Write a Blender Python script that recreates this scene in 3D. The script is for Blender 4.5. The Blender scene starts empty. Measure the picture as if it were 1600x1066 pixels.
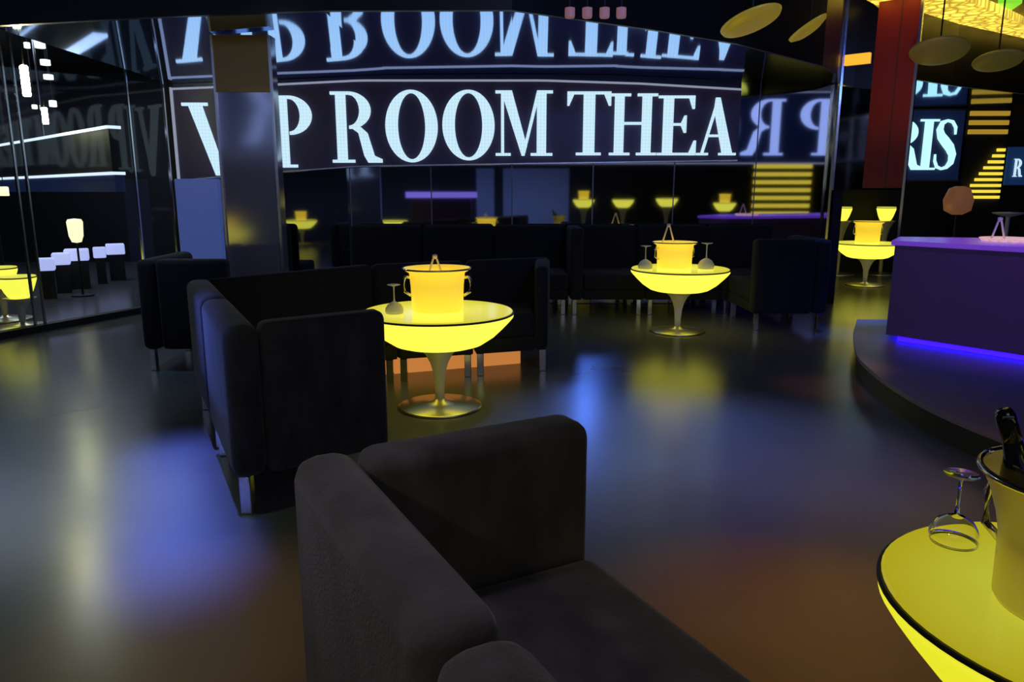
import bpy, bmesh, math, random
from mathutils import Vector, Matrix
random.seed(7)
S = bpy.context.scene
COL = S.collection
PI = math.pi

# ---------------------------------------------------------------- materials
def mat(name, base=(.5, .5, .5), rough=.5, metal=0., emit=None, es=0., spec=.5, trans=0., ior=1.45, sheen=0., coat=0.):
    m = bpy.data.materials.new(name); m.use_nodes = True
    b = m.node_tree.nodes['Principled BSDF']
    b.inputs['Base Color'].default_value = (*base, 1)
    b.inputs['Roughness'].default_value = rough
    b.inputs['Metallic'].default_value = metal
    b.inputs['Specular IOR Level'].default_value = spec
    b.inputs['Transmission Weight'].default_value = trans
    b.inputs['IOR'].default_value = ior
    b.inputs['Sheen Weight'].default_value = sheen
    b.inputs['Coat Weight'].default_value = coat
    if emit:
        b.inputs['Emission Color'].default_value = (*emit, 1)
        b.inputs['Emission Strength'].default_value = es
    return m

def nodes(m): return m.node_tree.nodes, m.node_tree.links, m.node_tree.nodes['Principled BSDF']

def noise_color(m, c1, c2, scale, detail=6, lo=.35, hi=.65, stretch=(1, 1, 1)):
    N, L, b = nodes(m)
    tc = N.new('ShaderNodeTexCoord'); mp = N.new('ShaderNodeMapping'); mp.inputs['Scale'].default_value = stretch
    nz = N.new('ShaderNodeTexNoise'); nz.inputs['Scale'].default_value = scale; nz.inputs['Detail'].default_value = detail
    cr = N.new('ShaderNodeValToRGB')
    cr.color_ramp.elements[0].position = lo; cr.color_ramp.elements[0].color = (*c1, 1)
    cr.color_ramp.elements[1].position = hi; cr.color_ramp.elements[1].color = (*c2, 1)
    L.new(tc.outputs['Object'], mp.inputs[0]); L.new(mp.outputs[0], nz.inputs['Vector'])
    L.new(nz.outputs['Fac'], cr.inputs[0]); L.new(cr.outputs[0], b.inputs['Base Color'])
    return nz

def noise_bump(m, scale, strength, dist=.01):
    N, L, b = nodes(m)
    tc = N.new('ShaderNodeTexCoord'); nz = N.new('ShaderNodeTexNoise'); nz.inputs['Scale'].default_value = scale
    nz.inputs['Detail'].default_value = 5
    bp = N.new('ShaderNodeBump'); bp.inputs['Strength'].default_value = strength; bp.inputs['Distance'].default_value = dist
    L.new(tc.outputs['Object'], nz.inputs['Vector']); L.new(nz.outputs['Fac'], bp.inputs['Height']); L.new(bp.outputs[0], b.inputs['Normal'])

M = {}
M['floor'] = mat('floor_resin', (.035, .03, .027), .3, spec=.5)
noise_color(M['floor'], (.092, .090, .092), (.112, .11, .113), 1.1)
def rough_noise(m, scale, lo, hi):
    N, L, b = nodes(m)
    tc = N.new('ShaderNodeTexCoord'); nz = N.new('ShaderNodeTexNoise'); nz.inputs['Scale'].default_value = scale; nz.inputs['Detail'].default_value = 1
    mr = N.new('ShaderNodeMapRange'); mr.inputs['From Min'].default_value = .1; mr.inputs['From Max'].default_value = .9
    mr.inputs['To Min'].default_value = lo; mr.inputs['To Max'].default_value = hi
    L.new(tc.outputs['Object'], nz.inputs['Vector']); L.new(nz.outputs['Fac'], mr.inputs['Value']); L.new(mr.outputs[0], b.inputs['Roughness'])
rough_noise(M['floor'], 1.2, .21, .26)
M['black'] = mat('black_paint', (.012, .012, .014), .6)
M['ceil'] = mat('ceiling_black', (.02, .017, .014), .45)
M['fascia'] = mat('fascia_gloss', (.012, .012, .014), .35)
M['soffit'] = mat('soffit_mirror', (.30, .50, .98), .05, 1.)
M['mirror'] = mat('wall_mirror', (.50, .52, .66), .03, 1.)
def mirror_seams(m, base, bw, rh, rough):
    N, L, b = nodes(m)
    tc = N.new('ShaderNodeTexCoord'); sx = N.new('ShaderNodeSeparateXYZ'); cx = N.new('ShaderNodeCombineXYZ')
    L.new(tc.outputs['Object'], sx.inputs[0]); L.new(sx.outputs['X'], cx.inputs['X']); L.new(sx.outputs['Z'], cx.inputs['Y'])
    br = N.new('ShaderNodeTexBrick'); br.offset = 0
    br.inputs['Scale'].default_value = 1; br.inputs['Brick Width'].default_value = bw; br.inputs['Row Height'].default_value = rh
    br.inputs['Mortar Size'].default_value = .006; br.inputs['Mortar Smooth'].default_value = .1
    br.inputs['Color1'].default_value = (*base, 1); br.inputs['Color2'].default_value = (*[c*.75 for c in base], 1)
    br.inputs['Mortar'].default_value = (.25, .22, .32, 1)
    L.new(cx.outputs[0], br.inputs['Vector']); L.new(br.outputs['Color'], b.inputs['Base Color'])
    mr = N.new('ShaderNodeMapRange'); mr.inputs['To Min'].default_value = rough; mr.inputs['To Max'].default_value = .6
    L.new(br.outputs['Fac'], mr.inputs['Value']); L.new(mr.outputs[0], b.inputs['Roughness'])
mirror_seams(M['mirror'], (.5, .52, .68), .86, 2.6, .03)
M['pillar_steel'] = mat('pillar_steel', (.42, .42, .52), .1, .75)
M['pillar_mirror'] = mat('pillar_mirror', (.62, .6, .68), .05, 1.)
M['red_gloss'] = mat('dark_red_lacquer', (.38, .035, .015), .35)
M['bronze_panel'] = mat('golden_bronze_panel', (.5, .3, .08), .3, .3)
M['upper_back'] = mat('upper_backing_blue', (.02, .03, .09), .4)
M['red_seam'] = mat('red_seam', (.16, .05, .03), .3)
M['chrome'] = mat('brushed_chrome', (.75, .72, .7), .18, 1.)
M['edge'] = mat('edge_trim_metal', (.8, .8, .86), .25, 1.)
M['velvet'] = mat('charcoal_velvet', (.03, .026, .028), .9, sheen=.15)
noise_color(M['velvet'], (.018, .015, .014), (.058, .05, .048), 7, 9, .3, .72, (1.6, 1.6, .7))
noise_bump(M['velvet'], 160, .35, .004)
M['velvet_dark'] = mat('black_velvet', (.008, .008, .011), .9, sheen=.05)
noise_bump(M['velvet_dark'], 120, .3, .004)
M['orange'] = mat('orange_lit_floor', (.75, .32, .14), .35, .6, emit=(1., .36, .08), es=.5)  # orange-lit floor put into a glowing colour
M['hull'] = mat('glowing_yellow_shell', (.8, .75, .2), .4, emit=(1., .95, .075), es=1.15)
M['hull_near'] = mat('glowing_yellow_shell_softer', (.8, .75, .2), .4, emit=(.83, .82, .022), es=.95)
def radial_emit(m, c0, c1, s0, s1, rad):
    N, L, b = nodes(m)
    tc = N.new('ShaderNodeTexCoord'); ln = N.new('ShaderNodeVectorMath'); ln.operation = 'LENGTH'
    mul = N.new('ShaderNodeVectorMath'); mul.operation = 'MULTIPLY'; mul.inputs[1].default_value = (1, 1, 0)
    L.new(tc.outputs['Object'], mul.inputs[0]); L.new(mul.outputs[0], ln.inputs[0])
    nz = N.new('ShaderNodeTexNoise'); nz.inputs['Scale'].default_value = 4; L.new(tc.outputs['Object'], nz.inputs['Vector'])
    ad = N.new('ShaderNodeMath'); ad.operation = 'MULTIPLY_ADD'; ad.inputs[1].default_value = .12; L.new(nz.outputs['Fac'], ad.inputs[0]); L.new(ln.outputs['Value'], ad.inputs[2])
    mr = N.new('ShaderNodeMapRange'); mr.inputs['From Min'].default_value = rad*.25; mr.inputs['From Max'].default_value = rad*1.1
    cr = N.new('ShaderNodeValToRGB'); cr.color_ramp.elements[0].color = (*c0, 1); cr.color_ramp.elements[1].color = (*c1, 1)
    L.new(ad.outputs[0], mr.inputs['Value']); L.new(mr.outputs[0], cr.inputs[0]); L.new(cr.outputs[0], b.inputs['Emission Color'])
    b.inputs['Emission Strength'].default_value = s0
M['top'] = mat('lit_glass_top', (.2, .19, .05), .12, emit=(1, .93, .1), es=.85)
radial_emit(M['top'], (1, .95, .12), (.75, .68, .05), .9, 0, .4)
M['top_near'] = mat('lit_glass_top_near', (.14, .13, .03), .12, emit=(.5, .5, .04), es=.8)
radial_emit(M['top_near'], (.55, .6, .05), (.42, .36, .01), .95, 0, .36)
M['gap'] = mat('dark_rim_gasket', (.02, .02, .02), .5)
M['stem'] = mat('pearl_grey_stem', (.8, .74, .6), .35, .1)
M['basemetal'] = mat('polished_base', (.75, .68, .45), .3, 1.)
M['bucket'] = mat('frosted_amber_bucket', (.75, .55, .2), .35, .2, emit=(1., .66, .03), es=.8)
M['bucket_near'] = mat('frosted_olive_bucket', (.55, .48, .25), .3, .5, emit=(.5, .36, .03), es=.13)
M['bucket_in'] = mat('bucket_inside', (.3, .26, .2), .3, .8)
M['napkin'] = mat('cream_napkin', (.75, .68, .5), .9)
M['bottle'] = mat('dark_bottle_glass', (.01, .012, .01), .08, coat=1.)
M['foil'] = mat('gold_foil', (.8, .6, .2), .3, 1.)
M['glass'] = mat('clear_glass', (1, 1, 1), .02, trans=1., ior=1.45)
M['glass_far'] = mat('clear_glass_milky', (.85, .85, .9), .1, trans=.55, ior=1.3)
M['white'] = mat('white_porcelain', (.8, .78, .75), .4)
M['panel'] = mat('led_panel_dark', (.045, .035, .07), .4, emit=(.3, .22, .8), es=.011)
M['panel_glow'] = mat('led_panel_blue', (.03, .04, .09), .4, emit=(.05, .10, .4), es=.06)

def led(name, col, strength, px):
    m = mat(name, (.05, .05, .05), .5, emit=col, es=strength)
    N, L, b = nodes(m)
    tc = N.new('ShaderNodeTexCoord'); sx = N.new('ShaderNodeSeparateXYZ'); L.new(tc.outputs['Object'], sx.inputs[0])
    out = []
    for ax in ('X', 'Z'):
        mu = N.new('ShaderNodeMath'); mu.operation = 'MULTIPLY'; mu.inputs[1].default_value = 2*PI/px
        si = N.new('ShaderNodeMath'); si.operation = 'SINE'
        L.new(sx.outputs[ax], mu.inputs[0]); L.new(mu.outputs[0], si.inputs[0]); out.append(si)
    mx = N.new('ShaderNodeMath'); mx.operation = 'ADD'; L.new(out[0].outputs[0], mx.inputs[0]); L.new(out[1].outputs[0], mx.inputs[1])
    mr = N.new('ShaderNodeMapRange'); mr.inputs['From Min'].default_value = -2; mr.inputs['From Max'].default_value = 2
    mr.inputs['To Min'].default_value = strength*.88; mr.inputs['To Max'].default_value = strength*1.06
    L.new(mx.outputs[0], mr.inputs['Value']); L.new(mr.outputs[0], b.inputs['Emission Strength'])
    return m
M['led'] = led('led_white_blue', (.60, .86, 1.), .98, .034)
M['led_cyan'] = led('led_white_cyan', (.5, .95, 1.), 1.2, .034)
M['led_violet'] = led('led_violet_white', (.42, .56, 1.), 1.3, .05)
M['frame_glow'] = mat('led_frame_line', (.1, .1, .1), .5, emit=(.6, .68, .9), es=.4)
M['purple_top'] = mat('backlit_purple_acrylic', (.2, .1, .4), .25, emit=(.16, .04, .55), es=.62)
M['violet_top'] = mat('bright_violet_top', (.3, .25, .6), .25, emit=(.35, .25, 1.), es=.8)
M['bar_front'] = mat('bar_front_panel', (.15, .09, .2), .55, spec=.3)
M['blue_strip'] = mat('blue_led_strip', (.1, .1, .3), .5, emit=(.006, .001, 1.), es=12.)
M['stage'] = mat('stage_lacquer', (.28, .22, .30), .42)
M['riser'] = mat('stage_riser', (.03, .035, .025), .5)
M['gold'] = mat('gold_lit_mesh', (.7, .55, .1), .4, .3, emit=(1., .68, .07), es=1.)
def gold_tex(m, sx_, sz_, lo, hi, ax=('X', 'Y')):
    N, L, b = nodes(m)
    tc = N.new('ShaderNodeTexCoord'); mp = N.new('ShaderNodeMapping'); mp.inputs['Scale'].default_value = (sx_, sz_, 1)
    vo = N.new('ShaderNodeTexVoronoi'); vo.inputs['Scale'].default_value = 1; vo.feature = 'DISTANCE_TO_EDGE'
    L.new(tc.outputs['Object'], mp.inputs[0]); L.new(mp.outputs[0], vo.inputs['Vector'])
    mr = N.new('ShaderNodeMapRange'); mr.inputs['From Max'].default_value = .35; mr.inputs['To Min'].default_value = lo; mr.inputs['To Max'].default_value = hi
    L.new(vo.outputs['Distance'], mr.inputs['Value']); L.new(mr.outputs[0], b.inputs['Emission Strength'])
gold_tex(M['gold'], 9, 9, .45, 2.2)
M['gold_slat'] = mat('gold_lit_slat', (.7, .6, .1), .4, .2, emit=(1., .78, .06), es=.95)
M['gold_dim'] = mat('gold_lit_slat_dim', (.6, .5, .1), .4, .2, emit=(1., .6, .06), es=.35)
M['gold_glint'] = mat('gold_reflection', (.5, .4, .08), .45, .6, emit=(.5, .36, .03), es=.30)  # golden reflections put into a glowing colour, no lamp
M['olive_glint'] = mat('olive_reflection', (.4, .34, .1), .5, .5, emit=(.4, .33, .05), es=.07)  # duller reflections, likewise put into a glowing colour
M['green'] = mat('green_lamp', (.1, .4, .02), .5, emit=(.3, .9, .05), es=.8)
M['amber'] = mat('amber_lamp', (.8, .4, .05), .5, emit=(1., .48, .03), es=1.)
M['lamp_white'] = mat('warm_white_tube', (.9, .9, .8), .5, emit=(1., .96, .5), es=90.)
M['lamp_soft'] = mat('soft_white_lamp', (.9, .9, .8), .5, emit=(.9, 1., .85), es=1.6)
M['lantern'] = mat('lantern_glass', (.9, .9, .7), .5, emit=(.95, .88, .5), es=1.3)
M['cube'] = mat('glowing_cube', (.8, .8, .9), .5, emit=(.5, .55, 1.), es=.85)
M['line_light'] = mat('line_light', (.8, .8, .9), .5, emit=(.75, .88, 1.), es=1.1)
M['pink'] = mat('pink_spot', (.6, .3, .3), .5, emit=(.8, .35, .35), es=.17)
M['blue_panel'] = mat('blue_panel', (.02, .05, .14), .4, emit=(.03, .12, .4), es=.15)
M['blue_lens'] = mat('blue_lens', (.1, .2, .6), .4, emit=(.12, .28, 1.), es=115.)
M['blue_reflection'] = mat('blue_wall_reflection', (.1, .12, .3), .4, emit=(.05, .085, .3), es=.6)  # light of a reflected blue wall put into the colour
M['board'] = mat('blue_grey_board', (.35, .4, .55), .5)
M['bronze'] = mat('bronze_shade', (.35, .17, .09), .5, .3, emit=(.5, .2, .09), es=.2)
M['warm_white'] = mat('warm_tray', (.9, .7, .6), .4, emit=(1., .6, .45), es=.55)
M['frost_panel'] = mat('dim_grey_panel', (.10, .09, .11), .5)
M['teal'] = mat('teal_screen', (.02, .1, .12), .4, emit=(.03, .35, .45), es=.8)

# partition glass: thin pane, mostly see-through with a fresnel reflection
g = bpy.data.materials.new('partition_glass'); g.use_nodes = True
N, L = g.node_tree.nodes, g.node_tree.links
N.clear(); o_ = N.new('ShaderNodeOutputMaterial'); mx = N.new('ShaderNodeMixShader'); tr = N.new('ShaderNodeBsdfTransparent')
tr.inputs[0].default_value = (.92, .95, .97, 1); gl = N.new('ShaderNodeBsdfGlossy'); gl.inputs['Roughness'].default_value = .04
fr = N.new('ShaderNodeFresnel'); fr.inputs[0].default_value = 1.45
ge = N.new('ShaderNodeNewGeometry'); iv = N.new('ShaderNodeMath'); iv.operation = 'SUBTRACT'; iv.inputs[0].default_value = 1
mu_ = N.new('ShaderNodeMath'); mu_.operation = 'MULTIPLY'; L.new(ge.outputs['Backfacing'], iv.inputs[1])
L.new(iv.outputs[0], mu_.inputs[0]); L.new(fr.outputs[0], mu_.inputs[1]); L.new(mu_.outputs[0], mx.inputs[0]); L.new(tr.outputs[0], mx.inputs[1]); L.new(gl.outputs[0], mx.inputs[2]); L.new(mx.outputs[0], o_.inputs[0])
M['pane'] = g

# ---------------------------------------------------------------- mesh helpers
def obj(name, bm, m, parent=None, loc=None, smooth=False, mats=None):
    me = bpy.data.meshes.new(name)
    bmesh.ops.recalc_face_normals(bm, faces=bm.faces)
    bm.to_mesh(me); bm.free()
    o = bpy.data.objects.new(name, me); COL.objects.link(o)
    for x in (mats or [m]): me.materials.append(M[x] if isinstance(x, str) else x)
    if smooth:
        for p in me.polygons: p.use_smooth = True
    if parent: o.parent = parent
    if loc: o.location = loc
    return o
def tag(o, label, cat, group=None):
    o['label'] = label; o['category'] = cat
    if group: o['group'] = group
    return o
def thing(name, label, cat, loc=(0, 0, 0), rz=0, group=None):
    o = bpy.data.objects.new(name, None); COL.objects.link(o); o.location = loc; o.rotation_euler = (0, 0, rz)
    o.empty_display_size = .1
    return tag(o, label, cat, group)
def struct(name, bm, m, smooth=False):
    o = obj(name, bm, m, smooth=smooth); o['kind'] = 'structure'; return o
def copy_tree(o, parent=None):
    c = o.copy(); COL.objects.link(c); c.parent = parent
    for ch in o.children: copy_tree(ch, c)
    return c
def B(): return bmesh.new()
def box(bm, x0, x1, y0, y1, z0, z1):
    v = [bm.verts.new((x, y, z)) for z in (z0, z1) for x, y in ((x0, y0), (x1, y0), (x1, y1), (x0, y1))]
    for f in ((3, 2, 1, 0), (4, 5, 6, 7), (0, 1, 5, 4), (1, 2, 6, 5), (2, 3, 7, 6), (3, 0, 4, 7)): bm.faces.new([v[i] for i in f])
    return bm
def prism(bm, pts, z0, z1):
    a = [bm.verts.new((x, y, z0)) for x, y in pts]; b = [bm.verts.new((x, y, z1)) for x, y in pts]
    n = len(pts); bm.faces.new(a[::-1]); bm.faces.new(b)
    for i in range(n): bm.faces.new([a[i], a[(i+1) % n], b[(i+1) % n], b[i]])
    return bm
def bev(bm, w, seg=4):
    bmesh.ops.bevel(bm, geom=list(bm.edges), offset=w, segments=seg, profile=.5, affect='EDGES', clamp_overlap=True)
    return bm
def lathe(bm, prof, n=48, cx=0, cy=0, cap0=True, cap1=True):
    rings = []
    for r, z in prof:
        if r < 1e-5: rings.append([bm.verts.new((cx, cy, z))])
        else: rings.append([bm.verts.new((cx+r*math.cos(2*PI*i/n), cy+r*math.sin(2*PI*i/n), z)) for i in range(n)])
    for a, b in zip(rings, rings[1:]):
        if len(a) == 1 and len(b) == 1: continue
        for i in range(n):
            j = (i+1) % n
            if len(a) == 1: bm.faces.new([a[0], b[i], b[j]])
            elif len(b) == 1: bm.faces.new([a[i], a[j], b[0]])
            else: bm.faces.new([a[i], a[j], b[j], b[i]])
    if cap0 and len(rings[0]) > 1: bm.faces.new(rings[0][::-1])
    if cap1 and len(rings[-1]) > 1: bm.faces.new(rings[-1])
    return bm
def tube(bm, pts, r, n=8):
    pts = [Vector(p) for p in pts]; rings = []
    for i, p in enumerate(pts):
        d = (pts[min(i+1, len(pts)-1)]-pts[max(i-1, 0)]).normalized()
        a = d.cross(Vector((0, 0, 1)));  a = a.normalized() if a.length > 1e-3 else Vector((1, 0, 0)); b = d.cross(a)
        rings.append([bm.verts.new(p+r*(math.cos(2*PI*k/n)*a+math.sin(2*PI*k/n)*b)) for k in range(n)])
    for a, b in zip(rings, rings[1:]):
        for k in range(n): bm.faces.new([a[k], a[(k+1) % n], b[(k+1) % n], b[k]])
    bm.faces.new(rings[0][::-1]); bm.faces.new(rings[-1])
    return bm
def quadpt(Q, u, v):   # Q = back-start, back-end, front-end, front-start ; u along, v depth
    (a, b, c, d) = [Vector(q) for q in Q]
    return (a*(1-u)+b*u)*(1-v)+(d*(1-u)+c*u)*v

# ---------------------------------------------------------------- setting
LW0, LW1 = Vector((-4.26, 6.0)), Vector((-3.77, 7.32))
def lw(y): return LW0.x+(y-LW0.y)*(LW1.x-LW0.x)/(LW1.y-LW0.y)
bm = B(); box(bm, -14, 11.2, -5.4, 13.6, -.12, 0); struct('floor', bm, 'floor')
bm = B(); box(bm, -14, 11.2, 1.0, 13.6, 3.15, 3.3); box(bm, -14, 11.2, .85, 1.0, 3.15, 4.0); box(bm, -14, 11.2, -5.4, .85, 3.85, 4.0); struct('ceiling', bm, 'ceil')
bm = B(); box(bm, -3.5, 3.41, 8.0, 8.15, 0, 3.15); struct('wall_back', bm, 'mirror')
bm = B(); box(bm, 3.43, 3.53, 8.0, 11.3, 0, 3.15); struct('wall_return', bm, 'black')
bm = B(); box(bm, 3.43, 11.0, 11.32, 11.45, 0, 3.15); struct('wall_far', bm, 'black')
bm = B(); box(bm, 11.02, 11.15, -5.1, 11.3, 0, 3.15); struct('wall_right', bm, 'black')
bm = B(); box(bm, -13.8, 11.0, -5.3, -5.12, 0, 3.85); struct('wall_front', bm, 'black')
bm = B(); box(bm, -13.8, -3.53, 12.9, 13.1, 0, 3.15); struct('wall_lounge', bm, 'black')
bm = B(); box(bm, -13.95, -13.8, -5.1, 13.1, 0, 3.15); struct('wall_left', bm, 'black')
bm = B(); box(bm, -3.62, -3.52, 8.0, 12.88, 0, 3.15); struct('wall_side', bm, 'black')

# mirrored soffit over the sign: curved plan, slightly sagging towards both ends
def lerp(tab, x):
    if x <= tab[0][0]: return tab[0][1]
    for (a, b), (c, d) in zip(tab, tab[1:]):
        if x <= c: t = (x-a)/(c-a); return b+(d-b)*t
    return tab[-1][1]
ZT = [(-3.5, 2.29), (-2.5, 2.33), (-1.3, 2.38), (0, 2.39), (1, 2.38), (2, 2.34), (3.3, 2.28), (3.45, 2.36), (7.5, 2.42)]
YN = [(-3.5, 5.25), (-2.4, 5.2), (0, 5.25), (.95, 5.75), (1.75, 6.15), (2.8, 6.95), (3.05, 7.3), (3.25, 7.75), (3.36, 7.97), (4.0, 8.0), (5.0, 8.75), (7.5, 10.3)]
xs = sorted(set([-3.5+i*.25 for i in range(28)]+[3.05, 3.36, 3.40, 3.45]+[3.45+i*.3 for i in range(14)]))
bm = B(); prev = None
for x in xs:
    zt = lerp(ZT, x); yn = lerp(YN, x); yf = 7.99 if x <= 3.41 else 11.3
    cur = [bm.verts.new((x, yn, zt)), bm.verts.new((x, yf, zt)), bm.verts.new((x, yf, zt+.05)), bm.verts.new((x, yn, zt+.05))]
    if prev:
        for i in range(4): bm.faces.new([prev[i], prev[(i+1) % 4], cur[(i+1) % 4], cur[i]])
    else: bm.faces.new(cur)
    prev = cur
bm.faces.new(prev[::-1]); struct('ceiling_soffit', bm, 'soffit')
bm = B(); prev = None
for x in xs:
    zt = lerp(ZT, x); yn = lerp(YN, x)
    cur = [bm.verts.new((x, yn-.04, zt-.01)), bm.verts.new((x, yn, zt-.01)), bm.verts.new((x, yn, 3.15)), bm.verts.new((x, yn-.04, 3.15))]
    if prev:
        for i in range(4): bm.faces.new([prev[i], prev[(i+1) % 4], cur[(i+1) % 4], cur[i]])
    else: bm.faces.new(cur)
    prev = cur
bm.faces.new(prev[::-1]); struct('trim_1', bm, 'fascia')

# ---------------------------------------------------------------- glyphs
T, H_ = .155, .042
def ring(a, b, ai, bi, cx, cy, a0, a1, n=40, dx=0):
    out = []
    for i in range(n):
        t0, t1 = a0+(a1-a0)*i/n, a0+(a1-a0)*(i+1)/n
        out.append([(cx+a*math.cos(t0), cy+b*math.sin(t0)), (cx+a*math.cos(t1), cy+b*math.sin(t1)), (cx+dx+ai*math.cos(t1), cy+bi*math.sin(t1)), (cx+dx+ai*math.cos(t0), cy+bi*math.sin(t0))])
    return out
def rc(x0, y0, x1, y1): return [(x0, y0), (x1, y0), (x1, y1), (x0, y1)]
def spine(pts):
    out = []; P = []
    for i, (x, y, w) in enumerate(pts):
        a = Vector(pts[max(i-1, 0)][:2]); b = Vector(pts[min(i+1, len(pts)-1)][:2]); d = (b-a).normalized(); nn = Vector((-d.y, d.x))*w/2
        P.append((Vector((x, y))+nn, Vector((x, y))-nn))
    for p, q in zip(P, P[1:]): out.append([tuple(p[0]), tuple(q[0]), tuple(q[1]), tuple(p[1])])
    return out
def glyph(c):
    if c == 'V': return .82, [[(.08, 1), (.27, 1), (.52, .12), (.44, 0), (.41, 0)], [(.41, 0), (.46, 0), (.73, 1), (.67, 1)], rc(0, 1-H_, .36, 1), rc(.57, 1-H_, .82, 1)]
    if c == 'I': return .36, [rc(.09, 0, .09+T, 1), rc(0, 0, .36, H_), rc(0, 1-H_, .36, 1)]
    if c == 'P': return .60, [rc(.08, 0, .08+T, 1), rc(0, 0, .35, H_), rc(0, 1-H_, .27, 1)]+ring(.34, .27, .165, .225, .26, .73, -PI/2, PI/2)
    if c == 'R': return .80, [rc(.08, 0, .08+T, 1), rc(0, 0, .35, H_), rc(0, 1-H_, .3, 1)]+ring(.34, .26, .165, .215, .28, .74, -PI/2, PI/2)+[[(.30, .50), (.44, .52), (.56, .42), (.66, .10), (.78, .05), (.78, 0), (.56, .0), (.50, .10), (.42, .42)]]
    if c == 'O': return .76, ring(.38, .51, .20, .465, .38, .5, 0, 2*PI, 64)
    if c == 'M': return .94, [rc(.09, 0, .14, 1), rc(0, 0, .25, H_), rc(0, 1-H_, .2, 1), [(.09, 1), (.27, 1), (.52, .14), (.46, 0), (.43, 0)], [(.43, 0), (.48, 0), (.74, 1), (.68, 1)], rc(.68, 0, .68+T, 1), rc(.58, 0, .94, H_), rc(.7, 1-H_, .94, 1)]
    if c == 'T': return .66, [rc(.245, 0, .42, 1), rc(.14, 0, .52, H_), rc(0, 1-H_, .66, 1), [(0, 1), (0, .78), (.03, .78), (.12, 1)], [(.66, 1), (.54, 1), (.63, .78), (.66, .78)]]
    if c == 'H': return .78, [rc(.08, 0, .08+T, 1), rc(.53, 0, .53+T, 1), rc(0, 0, .34, H_), rc(0, 1-H_, .34, 1), rc(.45, 0, .78, H_), rc(.45, 1-H_, .78, 1), rc(.2, .5, .6, .5+H_)]
    if c == 'E': return .60, [rc(.08, 0, .08+T, 1), rc(0, 0, .58, H_), rc(0, 1-H_, .56, 1), rc(.2, .5, .42, .5+H_), [(.56, 1), (.46, 1), (.53, .78), (.56, .78)], [(.60, 0), (.48, 0), (.57, .25), (.60, .25)], [(.44, .38), (.44, .67), (.41, .67), (.36, .545), (.36, .5), (.41, .38)]]
    if c == 'A': return .74, [[(.32, 1), (.40, 1), (.68, 0), (.49, 0), (.30, .80)], [(.35, 1), (.38, .93), (.12, 0), (.07, 0)], rc(0, 0, .22, H_), rc(.42, 0, .74, H_), rc(.17, .32, .5, .32+H_)]
    if c == 'S':
        pts = [(.50, .70, .03), (.49, .84, .06), (.40, .95, .06), (.27, .975, .05), (.15, .93, .10), (.10, .80, .15), (.15, .67, .18), (.27, .56, .20), (.40, .44, .20), (.48, .30, .17), (.46, .15, .13), (.36, .05, .07), (.24, .02, .05), (.12, .06, .06), (.055, .18, .05), (.05, .31, .03)]
        return .58, spine(pts)
    return .3, []
def put_glyph(bm, c, x0, x1, z0, z1, y, th, flip=False):
    w, polys = glyph(c); sx = (x1-x0)/w; sz = z1-z0
    for pi, P in enumerate(polys):
        e = (pi % 7)*.0004
        a = [bm.verts.new((x0+px*sx, y-th/2-e, z0+pz*sz)) for px, pz in P]; b = [bm.verts.new((x0+px*sx, y+th/2+e, z0+pz*sz)) for px, pz in P]
        if flip:
            for v in a+b: v.co.x = x0+x1-v.co.x
        bm.faces.new(a); bm.faces.new(b[::-1]); n = len(P)
        for i in range(n): bm.faces.new([a[i], b[i], b[(i+1) % n], a[(i+1) % n]])

# main sign along the mirror wall
sign = thing('led_sign', 'long dark ribbon sign with big glowing white-blue serif letters along the back wall', 'sign', (0, 7.9, 1.3))
def ribbon(top, bot, y0, y1, xs_):
    bm = B(); prev = None
    for x in xs_:
        zt, zb = lerp(top, x), lerp(bot, x)
        cur = [bm.verts.new((x, y0, zb)), bm.verts.new((x, y1, zb)), bm.verts.new((x, y1, zt)), bm.verts.new((x, y0, zt))]
        if prev:
            for i in range(4): bm.faces.new([prev[i], prev[(i+1) % 4], cur[(i+1) % 4], cur[i]])
        else: bm.faces.new(cur)
        prev = cur
    bm.faces.new(prev[::-1]); return bm
def shift(o, p):
    o.parent = p; o.matrix_parent_inverse = Matrix.Translation(p.location).inverted() if p.rotation_euler.z == 0 else (Matrix.Translation(p.location) @ p.rotation_euler.to_matrix().to_4x4()).inverted()
    return o
TOP = [(-3.68, 2.22), (-2.42, 2.27), (-1.57, 2.31), (.33, 2.31), (1.31, 2.28), (2.4, 2.22)]
BOT = [(-3.7, 1.31), (-2.48, 1.41), (-1.6, 1.47), (.33, 1.5), (2.38, 1.53)]
sx_ = [-3.49+i*.117 for i in range(51)]
shift(obj('panel', ribbon(TOP, BOT, 7.93, 7.985, sx_), 'panel'), sign)
top2 = [(x, z+.017) for x, z in TOP]; shift(obj('top_trim', ribbon(top2, TOP, 7.9, 7.985, sx_), 'frame_glow'), sign)
ZS = [(x, z-.004) for x, z in ZT if x < 3.2]
shift(obj('upper_backing', ribbon(ZS, top2, 7.94, 7.985, sx_), 'upper_back'), sign)
bot2 = [(x, z-.012) for x, z in BOT]; shift(obj('bottom_trim', ribbon(BOT, bot2, 7.92, 7.985, sx_), 'edge'), sign)
bm = B(); box(bm, -3.51, -3.49, 7.9, 7.985, 1.32, 2.25); shift(obj('side_trim', bm, 'frame_glow'), sign)
LET = [('V', -3.40, -2.80, 1.37, 2.10), ('I', -2.76, -2.52, 1.42, 2.14), ('P', -2.48, -2.07, 1.45, 2.17), ('R', -1.87, -1.34, 1.50, 2.21),
       ('O', -1.31, -.77, 1.51, 2.22), ('O', -.72, -.18, 1.53, 2.22), ('M', -.17, .42, 1.57, 2.22), ('T', .57, 1.02, 1.575, 2.21),
       ('H', 1.01, 1.50, 1.575, 2.19), ('E', 1.51, 1.91, 1.575, 2.17), ('A', 1.92, 2.33, 1.575, 2.15)]
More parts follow.
